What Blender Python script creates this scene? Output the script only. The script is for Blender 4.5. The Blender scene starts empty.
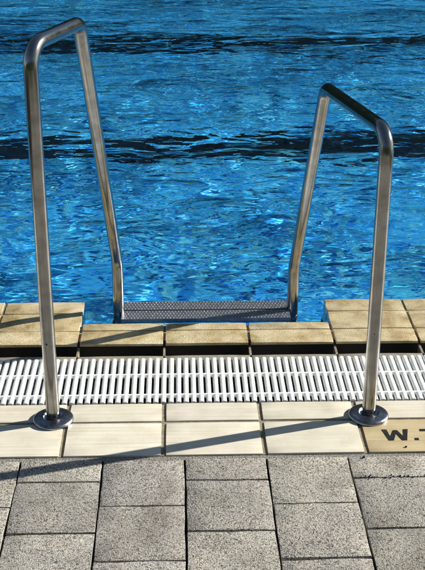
import bpy, bmesh, math, random
import numpy as np
from mathutils import Vector, Matrix

R = math.radians
rng = random.Random(7)
S = bpy.context.scene
C = S.collection

# ------------------------------------------------------------------ camera
F, H, D0, PITCH, YAW, ROLL = 1130.432, 1.54413, 2.39059, 0.42435, 0.03156, 0.00339
cp, sp, cy, sy = math.cos(PITCH), math.sin(PITCH), math.cos(YAW), math.sin(YAW)
fw = Vector((sy * cp, cy * cp, -sp))
r0 = Vector((cy, -sy, 0))
u0 = r0.cross(fw)
rt = r0 * math.cos(ROLL) + u0 * math.sin(ROLL)
up = u0 * math.cos(ROLL) - r0 * math.sin(ROLL)
cam = bpy.data.cameras.new('camera')
cam.sensor_fit = 'VERTICAL'
cam.sensor_height = 24.0
cam.sensor_width = 24.0
cam.lens = 24.0 * F / 570.0
cam.clip_end = 2000
camo = bpy.data.objects.new('camera', cam)
C.objects.link(camo)
m = Matrix((rt, up, -fw)).transposed().to_4x4()
m.translation = Vector((0, -D0, H))
camo.matrix_world = m
S.camera = camo

# ------------------------------------------------------------------ sky + sun
SUN_EL, SUN_AZ = 27.0, 74.5          # azimuth from +Y towards +X
w = bpy.data.worlds.new('World')
S.world = w
w.use_nodes = True
nt = w.node_tree
bg = nt.nodes['Background']
sky = nt.nodes.new('ShaderNodeTexSky')
sky.sky_type = 'NISHITA'
sky.sun_disc = False
sky.sun_elevation = R(SUN_EL)
sky.sun_rotation = R(SUN_AZ)
sky.air_density = 1.0
sky.dust_density = 0.4
nt.links.new(sky.outputs[0], bg.inputs[0])
bg.inputs[1].default_value = 0.05
sl = bpy.data.lights.new('sun', 'SUN')
sl.energy = 5.0
sl.angle = R(0.5)
sl.color = (1.0, 0.965, 0.89)
so = bpy.data.objects.new('sun', sl)
C.objects.link(so)
az, el = R(SUN_AZ), R(SUN_EL)
sd = Vector((math.sin(az) * math.cos(el), math.cos(az) * math.cos(el), math.sin(el)))
so.rotation_euler = sd.to_track_quat('Z', 'Y').to_euler()
so.location = sd * 30
try:
    sl.cycles.is_caustics_light = True
except Exception:
    pass

S.render.engine = 'CYCLES'
S.view_settings.view_transform = 'Standard'
S.view_settings.look = 'None'
S.view_settings.exposure = 0.74
S.view_settings.gamma = 1.0
S.cycles.use_denoising = True
S.cycles.max_bounces = 8
S.cycles.transmission_bounces = 6
S.cycles.sample_clamp_indirect = 6.0
S.cycles.caustics_reflective = True
S.cycles.caustics_refractive = True
S.cycles.blur_glossy = 0.3

# ------------------------------------------------------------------ measured layout (metres)
PT, AX, AC = 0.25484, -0.04545, -0.04848     # tile pitch and joint offsets
PP, AP = 0.2025, 0.00789                     # paver pitch and joint offset
Y1, Y2, Y3 = 0.158, 0.258, 0.519             # tile row joint, grate near / far edge
YC0, YCJ, YC1, YCK, YC2 = 0.604, 0.693, 0.742, 0.822, 0.909
WATER_Z = -0.016
POOL_X0, POOL_X1, POOL_Y1, DEPTH = -8.0, 8.5, 10.4, 0.56

# ------------------------------------------------------------------ node helpers
def mat(name):
    m = bpy.data.materials.new(name)
    m.use_nodes = True
    return m, m.node_tree.nodes, m.node_tree.links, m.node_tree.nodes['Principled BSDF']

def N(nodes, t, **kw):
    n = nodes.new(t)
    for k, v in kw.items():
        if k.startswith('_'):
            n.inputs[k[1:]].default_value = v
        else:
            setattr(n, k, v)
    return n

def ramp(nodes, links, src, stops, interp='LINEAR'):
    n = nodes.new('ShaderNodeValToRGB')
    n.color_ramp.interpolation = interp
    e = n.color_ramp.elements
    while len(e) > 1:
        e.remove(e[0])
    e[0].position = stops[0][0]
    e[0].color = stops[0][1]
    for p, c in stops[1:]:
        x = e.new(p)
        x.color = c
    links.new(src, n.inputs[0])
    return n

def g(v):
    return (v, v, v, 1)

def mixc(nodes, links, a, b, f, mode='MIX'):
    n = nodes.new('ShaderNodeMix')
    n.data_type = 'RGBA'
    n.blend_type = mode
    for sock, v in ((n.inputs[0], f), (n.inputs[6], a), (n.inputs[7], b)):
        if hasattr(v, 'is_output'):
            links.new(v, sock)
        else:
            sock.default_value = v
    return n.outputs[2]

def coords(nodes, links, scale=(1, 1, 1)):
    ge = nodes.new('ShaderNodeNewGeometry')
    mp = nodes.new('ShaderNodeMapping')
    mp.inputs['Scale'].default_value = scale
    links.new(ge.outputs['Position'], mp.inputs[0])
    return mp.outputs[0]

def bump(nodes, links, h, dist, strength=1.0, normal=None):
    b = nodes.new('ShaderNodeBump')
    b.inputs['Distance'].default_value = dist
    b.inputs['Strength'].default_value = strength
    links.new(h, b.inputs['Height'])
    if normal:
        links.new(normal, b.inputs['Normal'])
    return b.outputs[0]

# ------------------------------------------------------------------ materials
def m_paver():
    m, n, l, p = mat('washed_concrete')
    co = coords(n, l)
    v = N(n, 'ShaderNodeTexVoronoi', _Scale=350.0)
    l.new(co, v.inputs['Vector'])
    v2 = N(n, 'ShaderNodeTexVoronoi', _Scale=640.0)
    l.new(co, v2.inputs['Vector'])
    no = N(n, 'ShaderNodeTexNoise', _Scale=170.0, _Detail=3.0)
    l.new(co, no.inputs['Vector'])
    big = N(n, 'ShaderNodeTexNoise', _Scale=9.0, _Detail=4.0)
    l.new(co, big.inputs['Vector'])
    sep = N(n, 'ShaderNodeSeparateColor')
    l.new(v.outputs['Color'], sep.inputs[0])
    stone = ramp(n, l, sep.outputs[0], [(0, (.10, .092, .08, 1)), (.07, (.22, .20, .17, 1)), (.16, (.45, .42, .37, 1)),
                                        (.6, (.57, .54, .485, 1)), (.85, (.68, .65, .595, 1)), (1, (.80, .77, .71, 1))])
    edge = ramp(n, l, v.outputs['Distance'], [(.0, g(1)), (.5, g(.97)), (.68, g(.62)), (.85, g(.38))])
    col = mixc(n, l, stone.outputs[0], edge.outputs[0], 1.0, 'MULTIPLY')
    pit = ramp(n, l, no.outputs[0], [(.30, g(.25)), (.38, g(1)), (1, g(1))])
    col = mixc(n, l, col, pit.outputs[0], .8, 'MULTIPLY')
    tone = ramp(n, l, big.outputs[0], [(.3, (.72, .69, .65, 1)), (.5, g(.97)), (.7, (1.10, 1.07, 1.02, 1))])
    col = mixc(n, l, col, tone.outputs[0], 1.0, 'MULTIPLY')
    v3 = N(n, 'ShaderNodeTexVoronoi', _Scale=150.0)
    l.new(co, v3.inputs['Vector'])
    s3 = N(n, 'ShaderNodeSeparateColor')
    l.new(v3.outputs['Color'], s3.inputs[0])
    st = ramp(n, l, s3.outputs[1], [(.0, (.30, .27, .23, 1)), (.06, (.55, .50, .43, 1)), (.09, g(1)), (.93, g(1)), (.96, (1.25, 1.2, 1.1, 1))], 'CONSTANT')
    ins = ramp(n, l, v3.outputs['Distance'], [(.34, g(1)), (.42, g(0))])
    col = mixc(n, l, col, mixc(n, l, col, st.outputs[0], 1.0, 'MULTIPLY'), ins.outputs[0])
    oi = n.new('ShaderNodeAttribute')
    oi.attribute_name = 'tone'
    col = mixc(n, l, col, oi.outputs['Color'], 1.0, 'MULTIPLY')
    l.new(col, p.inputs['Base Color'])
    p.inputs['Roughness'].default_value = .85
    h1 = N(n, 'ShaderNodeMath', operation='MULTIPLY_ADD')
    l.new(v.outputs['Distance'], h1.inputs[0]); h1.inputs[1].default_value = -1.0
    l.new(no.outputs[0], h1.inputs[2])
    h2 = N(n, 'ShaderNodeMath', operation='MULTIPLY_ADD')
    l.new(v2.outputs['Distance'], h2.inputs[0]); h2.inputs[1].default_value = -.3
    l.new(h1.outputs[0], h2.inputs[2])
    l.new(bump(n, l, h2.outputs[0], .0024, .5), p.inputs['Normal'])
    return m

def m_tile(name, base, dark, ribs=0.00035, rough=.38):
    m, n, l, p = mat(name)
    co = coords(n, l, (3.0, 150.0, 30.0))
    a = N(n, 'ShaderNodeTexNoise', _Scale=1.0, _Detail=3.0, _Roughness=.6)
    l.new(co, a.inputs['Vector'])
    co2 = coords(n, l)
    b = N(n, 'ShaderNodeTexNoise', _Scale=14.0, _Detail=5.0)
    l.new(co2, b.inputs['Vector'])
    c = N(n, 'ShaderNodeTexNoise', _Scale=260.0, _Detail=2.0)
    l.new(co2, c.inputs['Vector'])
    ra = ramp(n, l, a.outputs[0], [(.25, dark), (.62, base), (1, base)])
    rb = ramp(n, l, b.outputs[0], [(.3, (.82, .80, .74, 1)), (.6, g(1))])
    col = mixc(n, l, ra.outputs[0], rb.outputs[0], .7, 'MULTIPLY')
    rc = ramp(n, l, c.outputs[0], [(.27, (.35, .30, .22, 1)), (.33, g(1))])
    col = mixc(n, l, col, rc.outputs[0], .5, 'MULTIPLY')
    oi = n.new('ShaderNodeAttribute')
    oi.attribute_name = 'tone'
    col = mixc(n, l, col, oi.outputs['Color'], 1.0, 'MULTIPLY')
    l.new(col, p.inputs['Base Color'])
    p.inputs['Roughness'].default_value = rough
    l.new(bump(n, l, a.outputs[0], ribs, .7), p.inputs['Normal'])
    return m

def m_wet_tile():
    m, n, l, p = mat('wet_coping_tile')
    co = coords(n, l)
    b = N(n, 'ShaderNodeTexNoise', _Scale=16.0, _Detail=6.0)
    l.new(co, b.inputs['Vector'])
    f = N(n, 'ShaderNodeTexNoise', _Scale=290.0, _Detail=4.0)
    l.new(co, f.inputs['Vector'])
    ra = ramp(n, l, b.outputs[0], [(.32, (.44, .35, .19, 1)), (.5, (.62, .52, .32, 1)), (.68, (.74, .645, .44, 1))])
    rf = ramp(n, l, f.outputs[0], [(.3, g(.6)), (.5, g(1))])
    col = mixc(n, l, ra.outputs[0], rf.outputs[0], .8, 'MULTIPLY')
    dp = N(n, 'ShaderNodeTexNoise', _Scale=7.0, _Detail=7.0, _Roughness=.65, _Distortion=1.0)
    l.new(co, dp.inputs['Vector'])
    damp_ = ramp(n, l, dp.outputs[0], [(.36, (.66, .60, .46, 1)), (.46, (.94, .89, .77, 1)), (.56, g(1)), (.64, (1.15, 1.15, 1.12, 1))])
    col = mixc(n, l, col, damp_.outputs[0], 1.0, 'MULTIPLY')
    oi = n.new('ShaderNodeAttribute')
    oi.attribute_name = 'tone'
    col = mixc(n, l, col, oi.outputs['Color'], 1.0, 'MULTIPLY')
    l.new(col, p.inputs['Base Color'])
    p.inputs['Roughness'].default_value = .55
    l.new(bump(n, l, f.outputs[0], .0024, .7), p.inputs['Normal'])
    # film of water lying on the tile
    wv = N(n, 'ShaderNodeTexNoise', _Scale=60.0, _Detail=3.5, _Distortion=1.6)
    l.new(co, wv.inputs['Vector'])
    p.inputs['Coat Weight'].default_value = 1.0
    p.inputs['Coat Roughness'].default_value = .05
    p.inputs['Coat IOR'].default_value = 1.33
    l.new(bump(n, l, wv.outputs[0], .009, 1.0), p.inputs['Coat Normal'])
    return m

def m_simple(name, col, rough=.6, metal=0.0, nscale=None, namp=.25, bdist=0):
    m, n, l, p = mat(name)
    p.inputs['Base Color'].default_value = col
    p.inputs['Roughness'].default_value = rough
    p.inputs['Metallic'].default_value = metal
    if nscale:
        co = coords(n, l)
        a = N(n, 'ShaderNodeTexNoise', _Scale=nscale, _Detail=5.0)
        l.new(co, a.inputs['Vector'])
        ra = ramp(n, l, a.outputs[0], [(.3, g(1 - namp)), (.7, g(1))])
        l.new(mixc(n, l, col, ra.outputs[0], 1.0, 'MULTIPLY'), p.inputs['Base Color'])
        if bdist:
            l.new(bump(n, l, a.outputs[0], bdist, .8), p.inputs['Normal'])
    return m

def m_steel():
    m, n, l, p = mat('brushed_stainless_steel')
    co = coords(n, l, (260.0, 260.0, 9.0))
    a = N(n, 'ShaderNodeTexNoise', _Scale=1.0, _Detail=3.0)
    l.new(co, a.inputs['Vector'])
    co2 = coords(n, l)
    b = N(n, 'ShaderNodeTexNoise', _Scale=28.0, _Detail=6.0)
    l.new(co2, b.inputs['Vector'])
    ra = ramp(n, l, b.outputs[0], [(.3, (.25, .245, .235, 1)), (.6, (.36, .358, .35, 1))])
    l.new(ra.outputs[0], p.inputs['Base Color'])
    p.inputs['Metallic'].default_value = 1.0
    rr = ramp(n, l, b.outputs[0], [(.3, g(.24)), (.7, g(.13))])
    l.new(rr.outputs[0], p.inputs['Roughness'])
    l.new(bump(n, l, a.outputs[0], .00012, .5), p.inputs['Normal'])
    return m

BS, BD, BB, BS2, BB2 = 4.6, 1.9, .062, 17.0, .007
def m_water():
    m, n, l, p = mat('pool_water')
    n.remove(p)
    out = n['Material Output']
    rf = N(n, 'ShaderNodeBsdfRefraction', _IOR=1.333, _Roughness=0.0)
    rf.inputs['Color'].default_value = (.62, .94, 1.0, 1)   # red is absorbed on the way through
    gl = N(n, 'ShaderNodeBsdfGlossy', _Roughness=0.02)
    # Schlick reflectance from the facing angle (same from above and below, so sunlight still finds its way in)
    lw = N(n, 'ShaderNodeLayerWeight', _Blend=.5)
    pw = N(n, 'ShaderNodeMath', operation='POWER')
    l.new(lw.outputs['Facing'], pw.inputs[0]); pw.inputs[1].default_value = 5.0
    fr = N(n, 'ShaderNodeMath', operation='MULTIPLY_ADD')
    l.new(pw.outputs[0], fr.inputs[0]); fr.inputs[1].default_value = .98; fr.inputs[2].default_value = .02
    mx = n.new('ShaderNodeMixShader')
    co = coords(n, l, (.55, 1.0, 1))
    a = N(n, 'ShaderNodeTexNoise', _Scale=BS, _Detail=BD, _Distortion=.6)
    l.new(co, a.inputs['Vector'])
    a2 = N(n, 'ShaderNodeTexNoise', _Scale=BS2, _Detail=2.0, _Distortion=.4)
    l.new(co, a2.inputs['Vector'])
    # gusts: patches of rougher and calmer water
    gu = N(n, 'ShaderNodeTexNoise', _Scale=1.3, _Detail=2.0)
    l.new(co, gu.inputs['Vector'])
    gr = ramp(n, l, gu.outputs[0], [(.36, g(.45)), (.64, g(1.5))])
    ml = N(n, 'ShaderNodeMath', operation='MULTIPLY')
    l.new(a.outputs[0], ml.inputs[0]); l.new(gr.outputs[0], ml.inputs[1])
    nb = bump(n, l, ml.outputs[0], BB, 1)
    nb = bump(n, l, a2.outputs[0], BB2, 1, nb)
    for s in (rf, gl, lw):
        l.new(nb, s.inputs['Normal'])
    l.new(fr.outputs[0], mx.inputs[0])
    l.new(rf.outputs[0], mx.inputs[1])
    l.new(gl.outputs[0], mx.inputs[2])
    l.new(mx.outputs[0], out.inputs['Surface'])
    return m

def m_pool():
    """glass mosaic, 4 cm tiles in mixed blues"""
    m, n, l, p = mat('blue_ripple_light_tiles')
    co = coords(n, l)
    v = N(n, 'ShaderNodeTexVoronoi', _Scale=1.0 / .034, _Randomness=0.0, distance='CHEBYCHEV')
    l.new(co, v.inputs['Vector'])
    sep = N(n, 'ShaderNodeSeparateColor')
    l.new(v.outputs['Color'], sep.inputs[0])
    c1 = ramp(n, l, sep.outputs[0], [(0, (.006, .11, .58, 1)), (.22, (.03, .32, .94, 1)), (.5, (.07, .48, 1.0, 1)),
                                     (.75, (.18, .67, 1.0, 1)), (1, (.50, .90, 1.0, 1))])  # deep-to-pale spread painted in for the broken light seen through ripples
    gr = ramp(n, l, v.outputs['Distance'], [(.44, g(0)), (.46, g(1))])
    l.new(mixc(n, l, c1.outputs[0], (.10, .48, .85, 1), gr.outputs[0]), p.inputs['Base Color'])
    p.inputs['Roughness'].default_value = .5
    return m

def m_leafy():
    m, n, l, p = mat('added_hedge_foliage')
    co = coords(n, l)
    a = N(n, 'ShaderNodeTexNoise', _Scale=7.0, _Detail=5.0)
    l.new(co, a.inputs['Vector'])
    ra = ramp(n, l, a.outputs[0], [(.3, (.02, .04, .012, 1)), (.7, (.06, .10, .03, 1))])
    l.new(ra.outputs[0], p.inputs['Base Color'])
    p.inputs['Roughness'].default_value = .7
    return m

M = dict(
    paver=m_paver(),
    tile=m_tile('cream_deck_tile', (.80, .76, .65, 1), (.67, .61, .49, 1)),
    ochre=m_tile('ochre_marker_tile', (.62, .51, .31, 1), (.48, .37, .20, 1)),
    wet=m_wet_tile(),
    grout=m_simple('grout', (.31, .26, .175, 1), .9, nscale=90, namp=.45, bdist=.002),
    bed=m_simple('joint_sand', (.045, .04, .033, 1), .95, nscale=200, namp=.6, bdist=.004),
    mortar=m_simple('mortar_strip', (.36, .33, .28, 1), .95, nscale=220, namp=.75, bdist=.004),
    channel=m_simple('gutter_shade_black', (.03, .03, .03, 1), .7, nscale=20),  # near-black stands for the deep shade inside the gutter
    ledge=m_simple('gutter_ledge_tile', (.34, .31, .235, 1), .5, nscale=40, namp=.35),
    plastic=m_simple('white_plastic', (.94, .94, .91, 1), .4, nscale=35, namp=.16),
    steel=m_steel(),
    flange=m_simple('dark_polished_steel', (.40, .41, .44, 1), .30, 1.0, nscale=90, namp=.5),
    tread=m_simple('tread_steel', (.33, .345, .37, 1), .35, .7, nscale=70, namp=.4),
    stud=m_simple('pale_stud_steel', (.40, .42, .46, 1), .35, .6),  # slightly paler than the tread plate
    black=m_simple('black_lettering', (.012, .011, .010, 1), .5),
    hole=m_simple('dark_screw', (.02, .02, .02, 1), .6),
    water=m_water(), pool=m_pool(),
    lane=m_simple('black_lane_tile', (.008, .012, .03, 1), .5),
    grass=m_simple('lawn', (.06, .09, .03, 1), .9, nscale=3, namp=.5),
    deck=m_simple('far_deck_paving', (.38, .36, .32, 1), .8, nscale=30, namp=.3),
    leaf=m_simple('dark_leaf', (.010, .012, .016, 1), 1.0),
    foliage=m_leafy(),
)

# ------------------------------------------------------------------ mesh helpers
def obj(name, me_or_bm, material, parent=None, smooth=None):
    if isinstance(me_or_bm, bmesh.types.BMesh):
        me = bpy.data.meshes.new(name)
        me_or_bm.to_mesh(me)
        me_or_bm.free()
    else:
        me = me_or_bm
    me.materials.append(material)
    o = bpy.data.objects.new(name, me)
    C.objects.link(o)
    if smooth is not None:
        for p in me.polygons:
            p.use_smooth = True
        if smooth < 180:
            try:
                me.set_sharp_from_angle(angle=R(smooth))
            except Exception:
                pass
    if parent:
        o.parent = parent
    return o

def struct(name, bm, material, smooth=None):
    o = obj(name, bm, material, None, smooth)
    o['kind'] = 'structure'
    return o

def tag(o, label, cat, group=None, kind=None):
    o['label'] = label
    o['category'] = cat
    if group: o['group'] = group
    if kind: o['kind'] = kind
    return o

def empty(name, loc, label, cat, group=None):
    o = bpy.data.objects.new(name, None)
    C.objects.link(o)
    o.location = loc
    tag(o, label, cat, group)
    return o

def box(bm, x0, x1, y0, y1, z0, z1):
    vs = [bm.verts.new(c) for c in ((x0, y0, z0), (x1, y0, z0), (x1, y1, z0), (x0, y1, z0),
                                    (x0, y0, z1), (x1, y0, z1), (x1, y1, z1), (x0, y1, z1))]
    for f in ((3, 2, 1, 0), (4, 5, 6, 7), (0, 1, 5, 4), (1, 2, 6, 5), (2, 3, 7, 6), (3, 0, 4, 7)):
        bm.faces.new([vs[i] for i in f])
    return vs

def slab(bm, x0, x1, y0, y1, ztop, zbot, bev=.0025, wob=.0006, tilt=.0008, tone=None, layer=None, segs=2):
    """one bevelled stone or tile with slightly uneven edges"""
    n0 = len(bm.faces)
    b = bmesh.new()
    nx, ny = 5, 5
    xs = np.linspace(x0, x1, nx); ys = np.linspace(y0, y1, ny)
    tz = [rng.uniform(-tilt, tilt) for _ in range(3)]
    top = {}; bot = {}
    for i, x in enumerate(xs):
        for j, y in enumerate(ys):
            ed = i in (0, nx - 1) or j in (0, ny - 1)
            dx = rng.uniform(-wob, wob) if ed else 0
            dy = rng.uniform(-wob, wob) if ed else 0
            z = ztop + tz[0] + tz[1] * (2 * i / (nx - 1) - 1) + tz[2] * (2 * j / (ny - 1) - 1)
            top[i, j] = b.verts.new((x + dx, y + dy, z))
            if ed:
                bot[i, j] = b.verts.new((x + dx, y + dy, zbot))
    for i in range(nx - 1):
        for j in range(ny - 1):
            b.faces.new((top[i, j], top[i + 1, j], top[i + 1, j + 1], top[i, j + 1]))
    ring = [(i, 0) for i in range(nx)] + [(nx - 1, j) for j in range(1, ny)] + \
           [(i, ny - 1) for i in range(nx - 2, -1, -1)] + [(0, j) for j in range(ny - 2, 0, -1)]
    rim = []
    for k in range(len(ring)):
        a, c = ring[k], ring[(k + 1) % len(ring)]
        b.faces.new((bot[a], bot[c], top[c], top[a]))
        rim.append(b.edges.get((top[a], top[c])))
    bmesh.ops.bevel(b, geom=rim, offset=bev, segments=segs, affect='EDGES', profile=.5)
    b.verts.ensure_lookup_table()
    mp = {v: bm.verts.new(v.co) for v in b.verts}
    for f in b.faces:
        nf = bm.faces.new([mp[v] for v in f.verts])
        if layer is not None:
            nf[layer] = tone
    b.free()

def build_slabs(name, rects, material, kind='structure', parent=None, **kw):
    bm = bmesh.new()
    lay = bm.faces.layers.int.new('tn')
    tones = []
    for k, rct in enumerate(rects):
        x0, x1, y0, y1, zt, zb = rct[:6]
        tones.append(rct[6] if len(rct) > 6 else (1, 1, 1))
        slab(bm, x0, x1, y0, y1, zt, zb, tone=k, layer=lay, **kw)
    me = bpy.data.meshes.new(name)
    ids = [f[lay] for f in bm.faces]
    bm.to_mesh(me)
    bm.free()
    at = me.color_attributes.new('tone', 'FLOAT_COLOR', 'CORNER')
    for p in me.polygons:
        t = tones[ids[p.index]]
        for li in p.loop_indices:
            at.data[li].color = (t[0], t[1], t[2], 1)
    o = obj(name, me, material, parent, smooth=40)
    if kind and not parent:
        o['kind'] = kind
    return o

def tube_mesh(pts, rad, fillets, seg=28, arc=10):
    """tube along a polyline whose corners are rounded with the given radii"""
    pts = [Vector(p) for p in pts]
    path = [pts[0]]
    for i in range(1, len(pts) - 1):
        a, b, c = pts[i - 1], pts[i], pts[i + 1]
        d1, d2 = (a - b).normalized(), (c - b).normalized()
        th = d1.angle(d2)
        rr = fillets[i - 1]
        t = rr / math.tan(th / 2)
        s, e = b + d1 * t, b + d2 * t
        ctr = b + (d1 + d2).normalized() * (rr / math.sin(th / 2))
        v1, v2 = s - ctr, e - ctr
        ang = v1.angle(v2)
        ax = v1.cross(v2).normalized()
        for k in range(arc + 1):
            path.append(ctr + Matrix.Rotation(ang * k / arc, 3, ax) @ v1)
    path.append(pts[-1])
    # subdivide long runs
    full = [path[0]]
    for a, b in zip(path, path[1:]):
        n = max(1, int((b - a).length / .04))
        for k in range(1, n + 1):
            full.append(a.lerp(b, k / n))
    bm = bmesh.new()
    t0 = (full[1] - full[0]).normalized()
    ref = Vector((0, 0, 1)) if abs(t0.x) > .9 else Vector((1, 0, 0))
    nrm = ref - t0 * t0.dot(ref)
    nrm.normalize()
    rings = []
    for i, p in enumerate(full):
        if i == 0: t = (full[1] - full[0])
        elif i == len(full) - 1: t = (full[-1] - full[-2])
        else: t = (full[i + 1] - full[i]).normalized() + (full[i] - full[i - 1]).normalized()
        t.normalize()
        nrm = (nrm - t * nrm.dot(t)).normalized()
        bn = t.cross(nrm)
        rings.append([bm.verts.new(p + rad * (nrm * math.cos(2 * math.pi * k / seg) + bn * math.sin(2 * math.pi * k / seg)))
                      for k in range(seg)])
    for a, b in zip(rings, rings[1:]):
        for k in range(seg):
            bm.faces.new((a[k], a[(k + 1) % seg], b[(k + 1) % seg], b[k]))
    bm.faces.new(list(reversed(rings[0])))
    bm.faces.new(rings[-1])
    return bm

def lathe(profile, seg=48, center=(0, 0, 0)):
    bm = bmesh.new()
    rings = []
    for r_, z in profile:
        rings.append([bm.verts.new((center[0] + r_ * math.cos(2 * math.pi * k / seg),
                                    center[1] + r_ * math.sin(2 * math.pi * k / seg), center[2] + z)) for k in range(seg)])
    for a, b in zip(rings, rings[1:]):
        for k in range(seg):
            bm.faces.new((a[k], a[(k + 1) % seg], b[(k + 1) % seg], b[k]))
    return bm

# ------------------------------------------------------------------ ground and far surroundings
bm = bmesh.new()
def quad(bm, x0, x1, y0, y1, z):
    bm.faces.new([bm.verts.new(c) for c in ((x0, y0, z), (x1, y0, z), (x1, y1, z), (x0, y1, z))])
B = 600.0
quad(bm, -B, B, -B, -3.4, -.06)
quad(bm, -B, B, POOL_Y1 + 1.4, B, -.06)
quad(bm, -B, POOL_X0 - 3, -3.4, POOL_Y1 + 1.4, -.06)
quad(bm, POOL_X1 + 3, B, -3.4, POOL_Y1 + 1.4, -.06)
struct('ground', bm, M['grass'])
bm = bmesh.new()
box(bm, POOL_X0 - 3, POOL_X1 + 3, POOL_Y1 + .002, POOL_Y1 + 1.4, -.4, 0)
box(bm, POOL_X0 - 3, POOL_X0 - .002, YC0 + .4, POOL_Y1, -.4, 0)
box(bm, POOL_X1 + .002, POOL_X1 + 3, YC0 + .4, POOL_Y1, -.4, 0)
struct('far_pool_deck', bm, M['deck'])

# ------------------------------------------------------------------ pool shell
X0, X1 = POOL_X0, POOL_X1
bm = bmesh.new()
def bed(y):                      # the floor falls away gently from this edge
    return -(DEPTH + .075 * (y - .75))
bm.faces.new([bm.verts.new(c) for c in ((X0, .70, bed(.70)), (X1, .70, bed(.70)), (X1, POOL_Y1, bed(POOL_Y1)), (X0, POOL_Y1, bed(POOL_Y1)))])
struct('pool_floor', bm, M['pool'])
bm = bmesh.new()
def wall(a, b):
    bm.faces.new([bm.verts.new(c) for c in ((a[0], a[1], -1.6), (b[0], b[1], -1.6), (b[0], b[1], -.03), (a[0], a[1], -.03))])
wall((X0, .745), (X1, .745)); wall((X1, .745), (X1, POOL_Y1)); wall((X1, POOL_Y1), (X0, POOL_Y1)); wall((X0, POOL_Y1), (X0, .745))
struct('pool_wall', bm, M['pool'])
bm = bmesh.new()
for yc, wd in ((3.36, .38), (5.84, .46), (8.3, .36)):
    ya, yb = yc - wd / 2, yc + wd / 2
    bm.faces.new([bm.verts.new(c) for c in ((X0 + .5, ya, bed(ya) + .004), (X1 - .5, ya, bed(ya) + .004), (X1 - .5, yb, bed(yb) + .004), (X0 + .5, yb, bed(yb) + .004))])
struct('lane_markings', bm, M['lane'])

# ------------------------------------------------------------------ water: one sheet with real waves
def axis(segments):
    out = []
    for a, b, d in segments:
        n = max(1, int(round((b - a) / d)))
        out += list(np.linspace(a, b, n, endpoint=False))
    out.append(segments[-1][1])
    return np.array(out)
wx = axis([(X0, -2.4, .05), (-2.4, 2.8, .0125), (2.8, X1, .05)])
wy = axis([(.70, 2.2, .010), (2.2, 4.0, .0125), (4.0, 7.5, .018), (7.5, POOL_Y1, .05)])
gx, gy = np.meshgrid(wx, wy)
AMP = .09
rs = np.random.RandomState(11)
hz = np.zeros_like(gx)
wxp = gx + .05 * np.sin(2.1 * gy + 1.3 * gx) + .03 * np.sin(5.3 * gx - 3.1 * gy + 1)
wyp = gy + .05 * np.sin(1.7 * gx - .9 * gy) + .03 * np.sin(4.9 * gx + 3.7 * gy + 2)
for lam in np.geomspace(1.3, .11, 42):
    k = 2 * math.pi / lam
    for _ in range(2):
        th = rs.normal(math.radians(100), math.radians(52))
        ph = rs.uniform(0, 2 * math.pi)
        amp = .0034 * (lam / .35) ** 1.05 if lam < .35 else .0034 * (lam / .35) ** .45
        hz += amp * AMP * np.sin(k * (wxp * math.cos(th) + wyp * math.sin(th)) + ph)
hz += .35 * (hz ** 2 - (hz ** 2).mean()) / hz.std()
print('water std', hz.std(), hz.min(), hz.max())
damp = np.clip((gy - .70) / .35, .25, 1.0)
hz = WATER_Z + hz * damp
hz = np.minimum(hz, np.where(gy < 1.0, -.004, .1))
ny_, nx_ = gx.shape
verts = np.stack([gx, gy, hz], -1).reshape(-1, 3)
ii = (np.arange(ny_ - 1)[:, None] * nx_ + np.arange(nx_ - 1)[None, :]).ravel()
faces = np.stack([ii, ii + 1, ii + nx_ + 1, ii + nx_], -1)
me = bpy.data.meshes.new('water')
me.vertices.add(len(verts)); me.vertices.foreach_set('co', verts.ravel())
me.loops.add(faces.size); me.loops.foreach_set('vertex_index', faces.ravel().astype(np.int32))
me.polygons.add(len(faces)); me.polygons.foreach_set('loop_start', np.arange(0, faces.size, 4, dtype=np.int32))
me.polygons.foreach_set('use_smooth', np.ones(len(faces), dtype=bool))
me.update(); me.validate()
me.materials.append(M['water'])
wo = bpy.data.objects.new('water', me)
C.objects.link(wo)
wo['kind'] = 'structure'
try:
    wo.cycles.is_caustics_caster = True
    bpy.data.objects['pool_floor'].cycles.is_caustics_receiver = True
    bpy.data.objects['pool_wall'].cycles.is_caustics_receiver = True
    bpy.data.objects['lane_markings'].cycles.is_caustics_receiver = True
except Exception as e:
    print('caustics flag', e)

# ------------------------------------------------------------------ paving (washed concrete blocks)
def jt(lo, hi):
    v = rng.uniform(lo, hi)
    return (v, v * rng.uniform(.975, .99), v * rng.uniform(.93, .975))
rects = []
J = .0052
for c in range(-11, 13):
    xa, xb = AP + c * PP + J / 2 + rng.uniform(-.0006, .0006), AP + (c + 1) * PP - J / 2 + rng.uniform(-.0006, .0006)
    off = .5 if c % 2 == 0 else 1.0
    y = -.007
    first = PP * off
    yb = y
    ya = y - first
    k = 0
    while yb > -3.4:
        rects.append((xa, xb, ya + J / 2, yb - (J / 2 if k else .010), -.001 + rng.uniform(-.0008, .0008), -.05, jt(.66, .88)))
        yb = ya
        ya = yb - PP
        k += 1
# column c spans joints; even columns (0: just right of centre) start with a half block
build_slabs('paving', rects, M['paver'], bev=.0030, wob=.0012)
bm = bmesh.new()
box(bm, -2.3, 2.7, -3.5, -.0168, -.08, -.013)
struct('paving_bed', bm, M['bed'])
bm = bmesh.new()
box(bm, -2.3, 2.7, -.0165, .0012, -.06, -.0038)
struct('mortar_strip', bm, M['mortar'])

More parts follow.
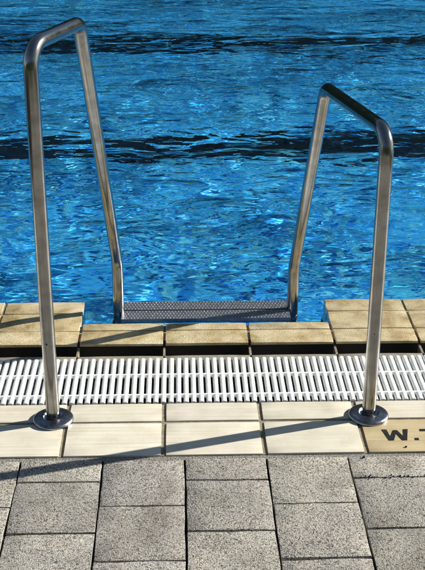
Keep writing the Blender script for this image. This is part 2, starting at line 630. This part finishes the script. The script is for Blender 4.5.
# ------------------------------------------------------------------ cream deck tiles
rects = []
JT = .0125
for k in range(-8, 10):
    xa, xb = AX + k * PT + JT / 2, AX + (k + 1) * PT - JT / 2
    rects.append((xa, xb, Y1 + .006, Y2 - .006, .001, -.03, jt(.93, 1.0)))
    if k != 2:
        rects.append((xa, xb, .0015, Y1 - .006, .001, -.03, jt(.93, 1.02)))
build_slabs('deck_tiles', rects, M['tile'], bev=.0018, wob=.0003, tilt=.0003)
bm = bmesh.new()
box(bm, -2.2, 2.6, .0018, Y2 - .0065, -.06, -.0026)
struct('tile_grout', bm, M['grout'])

mk = empty('depth_marker_tile', (AX + 2.5 * PT, Y1 / 2, 0), 'ochre tile lettered W.T in black set in the cream tile row', 'marker tile')
def local(o, par):
    o.parent = par
    o.matrix_parent_inverse = Matrix.Translation(-par.location)
    return o
ti = build_slabs('tile', [(AX + 2 * PT + JT / 2, AX + 3 * PT - JT / 2, .0015, Y1 - .006, .001, -.03, (1, 1, 1))], M['ochre'],
                 kind=None, bev=.0018, wob=.0003, tilt=0)
local(ti, mk)
bm = bmesh.new()
ZT = .0014
def stroke(x0, y0, x1, y1, wdt):
    vs = [(x0 - wdt / 2, y0), (x0 + wdt / 2, y0), (x1 + wdt / 2, y1), (x1 - wdt / 2, y1)]
    a = [bm.verts.new((x, y, ZT + .0006)) for x, y in vs]
    b = [bm.verts.new((x, y, ZT - .0006)) for x, y in vs]
    f = bm.faces.new(a)
    for i in range(4):
        bm.faces.new((b[i], b[(i + 1) % 4], a[(i + 1) % 4], a[i]))
    return f
def poly(pts):
    a = [bm.verts.new((x, y, ZT + .0006)) for x, y in pts]
    b = [bm.verts.new((x, y, ZT - .0006)) for x, y in pts]
    bm.faces.new(a)
    for i in range(len(pts)):
        bm.faces.new((b[i], b[(i + 1) % len(pts)], a[(i + 1) % len(pts)], a[i]))
WX, WW, WB, WT_ = .5175, .0680, .0520, .1045     # W: left, width, bottom, top
t = .0125
poly([(WX, WT_), (WX + WW * .25 - t / 2, WB), (WX + WW * .25 + t / 2, WB), (WX + WW * .5, WB + .033), (WX + WW * .75 - t / 2, WB),
      (WX + WW * .75 + t / 2, WB), (WX + WW, WT_), (WX + WW - t, WT_), (WX + WW * .75, WB + .0185),
      (WX + WW * .5 + t * .42, WT_ - .004), (WX + WW * .5 - t * .42, WT_ - .004), (WX + WW * .25, WB + .0185), (WX + t, WT_)])
poly([(.5955, WB), (.6055, WB), (.6055, WB + .010), (.5955, WB + .010)])
poly([(.616, WT_ - .010), (.639, WT_ - .010), (.639, WB), (.650, WB), (.650, WT_ - .010), (.673, WT_ - .010), (.673, WT_), (.616, WT_)])
bmesh.ops.recalc_face_normals(bm, faces=bm.faces)
local(obj('lettering', bm, M['black']), mk)

# ------------------------------------------------------------------ gutter channel, ledge and grate
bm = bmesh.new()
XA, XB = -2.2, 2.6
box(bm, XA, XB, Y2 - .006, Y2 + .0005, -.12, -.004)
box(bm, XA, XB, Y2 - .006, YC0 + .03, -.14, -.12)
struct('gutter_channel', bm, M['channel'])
rects = []
for k in range(-8, 10):
    rects.append((AC + k * PT + .003, AC + (k + 1) * PT - .003, Y3 + .003, Y3 + .030, -.011, -.12, jt(.85, 1.0)))
build_slabs('gutter_ledge', rects, M['ledge'], bev=.003, wob=.0004, tilt=.0003)

gr = empty('drain_grate', (.15, (Y2 + Y3) / 2, 0), 'white plastic slatted grate over the overflow gutter', 'grate')
GP = .0206
bm = bmesh.new()
ns = int((XB - XA) / GP)
for i in range(ns):
    x = -2.19 + i * GP
    wv = .0068
    jig = rng.uniform(-.0004, .0004)
    prof = [(-wv * .75, -.024), (-wv, -.006)] + [(-wv * math.cos(q_), -.0022 + .0030 * math.sin(q_)) for q_ in np.linspace(.15, math.pi - .15, 9)] + [(wv, -.006), (wv * .75, -.024)]
    y0, y1 = Y2 + .005, Y3 - .006
    a = [bm.verts.new((x + px + jig, y0, pz)) for px, pz in prof]
    b = [bm.verts.new((x + px - jig, y1, pz)) for px, pz in prof]
    for k in range(len(prof)):
        k2 = (k + 1) % len(prof)
        bm.faces.new((a[k2], a[k], b[k], b[k2]))
    bm.faces.new(a); bm.faces.new(list(reversed(b)))
bmesh.ops.recalc_face_normals(bm, faces=bm.faces)
local(obj('slats', bm, M['plastic'], smooth=50), gr)
for yb in (.304, .418):
    bm = tube_mesh([(XA + .01, yb, -.0056), (XB - .01, yb, -.0056)], .0065, [], seg=16)
    local(obj('cross_rod', bm, M['plastic'], smooth=60), gr)

# ------------------------------------------------------------------ coping
rects = []
JC = .008
LAD0, LAD1 = -1, 2          # joints between which the coping is cut back for the ladder
for k in range(-7, 9):
    xa, xb = AC + k * PT + JC / 2, AC + (k + 1) * PT - JC / 2
    rects.append((xa, xb, YC0, YCJ - .004, .001, -.0065, jt(.97, 1.12)))
    if LAD0 <= k < LAD1:
        rects.append((xa, xb, YCJ + .004, YC1, -.0005, -.14, jt(.92, 1.02)))
    else:
        rects.append((xa, xb, YCJ + .004, YCK - .005, -.0005, -.14, jt(.92, 1.02)))
        rects.append((xa, xb, YCK + .005, YC2, -.003, -.14, jt(.88, .98)))
build_slabs('pool_coping', rects, M['wet'], bev=.003, wob=.0005, tilt=.0005, segs=3)
bm = bmesh.new()
xl, xr = AC + LAD0 * PT, AC + LAD1 * PT
# grout body sits just below the tile tops; ribs show in the dark slot at each joint
box(bm, -1.8, 2.2, YC0 + .035, YC1 - .004, -.3, -.0068)
box(bm, -1.8, xl - .006, YC1 - .004, YC2 - .004, -.3, -.0065)
box(bm, xr + .006, 2.2, YC1 - .004, YC2 - .004, -.3, -.0065)
for k in range(-7, 9):
    x = AC + k * PT
    box(bm, x - .0032, x + .0032, Y3 + .03, YC0 + .004, -.1, -.012)
struct('coping_grout', bm, M['grout'])
bm = bmesh.new()
box(bm, XA, XB, YC0 + .030, YC0 + .034, -.14, -.0068)  # thin near-black sheet painting the shade under the coping lip
struct('slot_shade_sheet', bm, M['channel'])

# ------------------------------------------------------------------ ladder
TR = .0178
lad = empty('pool_ladder', (.08, .5, 0), 'stainless steel pool ladder with two uneven handrails and a dark studded tread', 'ladder')
rails = (
    dict(b=(-.3350, .1745), z=.9835, rear=(-.2429, .4268), kink=(-.1945, .850, .161), foot=(-.1960, .850)),
    dict(b=(.4945, .1745), z=.7775, rear=(.410, .680, .7526), kink=(.3575, .850, .136), foot=(.3565, .850)),
)
for rl in rails:
    bx, by = rl['b']
    zt = rl['z']
    pts = [(bx, by, -.01), (bx - .001, by, zt), (rl['rear'] + (zt,))[:3], rl['kink'], (rl['foot'][0], rl['foot'][1], -.20),
           (rl['foot'][0], rl['foot'][1], -.44), (rl['foot'][0], .775, -.50)]
    bm = tube_mesh(pts, TR, [.055, .040, .10, .1, .03])
    ra = local(obj('handrail', bm, M['steel'], smooth=180), lad)
    prof = [(.0525, -.001), (.0535, .002), (.0532, .006), (.0510, .0095), (.0475, .0112), (.042, .0122), (.031, .0136), (.0275, .0142), (.0262, .0138),
            (.0250, .0120), (.0240, .0090), (.0200, .0085), (.0176, .0085)]
    fl = local(obj('flange', lathe(prof, center=(bx, by, 0)), M['flange'], smooth=180), lad)
# set screws on the posts
def disc_on(bx, by, z, ang, r_=.0032):
    bm = bmesh.new()
    bmesh.ops.create_cone(bm, cap_ends=True, segments=14, radius1=r_, radius2=r_ * .7, depth=.002)
    d = Vector((math.sin(ang), -math.cos(ang), 0))
    bm.transform(Matrix.Translation(Vector((bx, by, z)) + d * TR) @ d.to_track_quat('Z', 'Y').to_matrix().to_4x4())
    return local(obj('screw', bm, M['hole']), lad)
disc_on(-.3352, .1745, .232, R(-9))
disc_on(.4942, .1745, .252, R(-8), .002)

def tread(y0, y1, z, detail=True):
    xa, xb = -.1955 + TR * .6, .3570 - TR * .6
    root = None
    mid = (y0 + y1) / 2
    bm = bmesh.new()
    for a, b in ((y0, mid - .004), (mid + .004, y1)):
        box(bm, xa, xb, a, b, z - .004, z)
        box(bm, xa, xb, a, a + .003, z - .020, z - .004)
        box(bm, xa, xb, b - .003, b, z - .020, z - .004)
    box(bm, xa, xa + .004, y0 + .004, y1 - .004, z - .030, z - .0045)
    box(bm, xb - .004, xb, y0 + .004, y1 - .004, z - .030, z - .0045)
    if detail:
        for a, b in ((y0, mid - .004), (mid + .004, y1)):
            nr = 4
            for q in range(nr):
                yy = a + (b - a) * (q + .5) / nr
                x = xa + .010 + (0 if q % 2 == 0 else .005)
                while x < xb - .008:
                    s = rng.uniform(.0016, .0026)
                    hh = rng.uniform(.0018, .0028)
                    base = [bm.verts.new((x + s * math.cos(t_), yy + s * math.sin(t_), z)) for t_ in np.linspace(0, 2 * math.pi, 6, endpoint=False)]
                    tp = [bm.verts.new((x + s * .5 * math.cos(t_), yy + s * .5 * math.sin(t_), z + hh)) for t_ in np.linspace(0, 2 * math.pi, 6, endpoint=False)]
                    for k in range(6):
                        bm.faces.new((base[k], base[(k + 1) % 6], tp[(k + 1) % 6], tp[k])).material_index = 1
                    bm.faces.new(tp).material_index = 1
                    x += .0102
    o = local(obj('tread', bm, M['tread']), lad)
    o.data.materials.append(M['stud'])
    return o
tread(.785, .912, -.006)
for z in (-.28,):
    tread(.81, .90, z, False)

# ------------------------------------------------------------------ small things
def leaf(loc, L, rot, label, name='fallen_leaf'):
    bm = bmesh.new()
    n = 8
    up_, lo_ = [], []
    for i in range(n + 1):
        t_ = i / n
        wdt = L * .28 * math.sin(math.pi * t_) ** .8
        zz = .0025 * math.sin(math.pi * t_) + .0015
        up_.append((t_ * L - L / 2, wdt, zz + .002)); lo_.append((t_ * L - L / 2, -wdt, zz + .001))
    c = [bm.verts.new((t_[0], 0, t_[2] - .002)) for t_ in up_]
    u = [bm.verts.new(t_) for t_ in up_]; d = [bm.verts.new(t_) for t_ in lo_]
    for i in range(n):
        bm.faces.new((c[i], c[i + 1], u[i + 1], u[i])); bm.faces.new((d[i], d[i + 1], c[i + 1], c[i]))
    bmesh.ops.remove_doubles(bm, verts=bm.verts, dist=1e-5)
    bmesh.ops.solidify(bm, geom=bm.faces[:], thickness=.0006)
    o = obj(name, bm, M['leaf'])
    o.location = loc
    o.rotation_euler = (0, 0, rot)
    tag(o, label, 'leaf')
    return o
def crumb(loc, s_, label, mt='leaf'):
    bm = bmesh.new()
    bmesh.ops.create_icosphere(bm, subdivisions=2, radius=s_)
    for v in bm.verts:
        v.co *= rng.uniform(.75, 1.2)
        v.co.z *= .6
    o = obj('pebble', bm, M[mt], smooth=180)
    o.location = loc
    return tag(o, label, 'pebble')
crumb((.5655, .0200, .003), .0030, 'tiny dark speck of grit below the lettering on the ochre tile')
crumb((.4520, -.0230, .002), .0036, 'tiny dark pebble at the edge of the half paver below the ochre tile')
bm = bmesh.new()
for _ in range(38):
    x_, y_ = rng.uniform(.420, .615), -.108 + rng.gauss(0, .0035)
    s_ = rng.uniform(.0008, .0024)
    mm = bmesh.ops.create_icosphere(bm, subdivisions=1, radius=s_, matrix=Matrix.Translation((x_, y_, .0002)))
dirt = obj('dirt', bm, M['leaf'])
dirt['kind'] = 'stuff'
dirt['label'] = 'dark crumbs of dirt along a paver joint below the ochre tile'
dirt['category'] = 'dirt'
leaf((.222, 1.452, WATER_Z + .012), .026, .9, 'small dark leaf floating on the blue water between the two handrails')

# ------------------------------------------------------------------ unseen hedging added to darken reflections in water and steel
def added_hedge(x0, x1, y0, y1, h, n, label):
    root = empty('added_hedge', ((x0 + x1) / 2, (y0 + y1) / 2, -.06), label, 'added_hedge')
    bm = bmesh.new()
    box(bm, x0 + .25, x1 - .25, y0 + .25, y1 - .25, -.06, h - .3)
    rr = random.Random(int(abs(x0 * 7 + y0 * 13)))
    for _ in range(n):
        p = Vector((rr.uniform(x0, x1), rr.uniform(y0, y1), rr.uniform(0, h) + .1 * math.sin(x0)))
        if x0 + .3 < p.x < x1 - .3 and y0 + .3 < p.y < y1 - .3 and p.z < h - .4: continue
        s = rr.uniform(.06, .13)
        rot = Matrix.Rotation(rr.uniform(0, 6.28), 3, 'Z') @ Matrix.Rotation(rr.uniform(0, 3.1), 3, 'X')
        bm.faces.new([bm.verts.new(p + rot @ Vector(q) * s) for q in ((-1, 0, 0), (0, -.5, 0), (1, 0, 0), (0, .5, 0))])
    local(obj('foliage', bm, M['foliage']), root)
added_hedge(-14, 14, -7.0, -5.5, 3.2, 9000, 'unseen dark green hedging added behind the viewer to darken reflections in the steel')
added_hedge(-14, 16, POOL_Y1 + 1.6, POOL_Y1 + 3.0, 6.8, 16000, 'unseen tall green hedging added beyond the pool to darken reflections in the water')
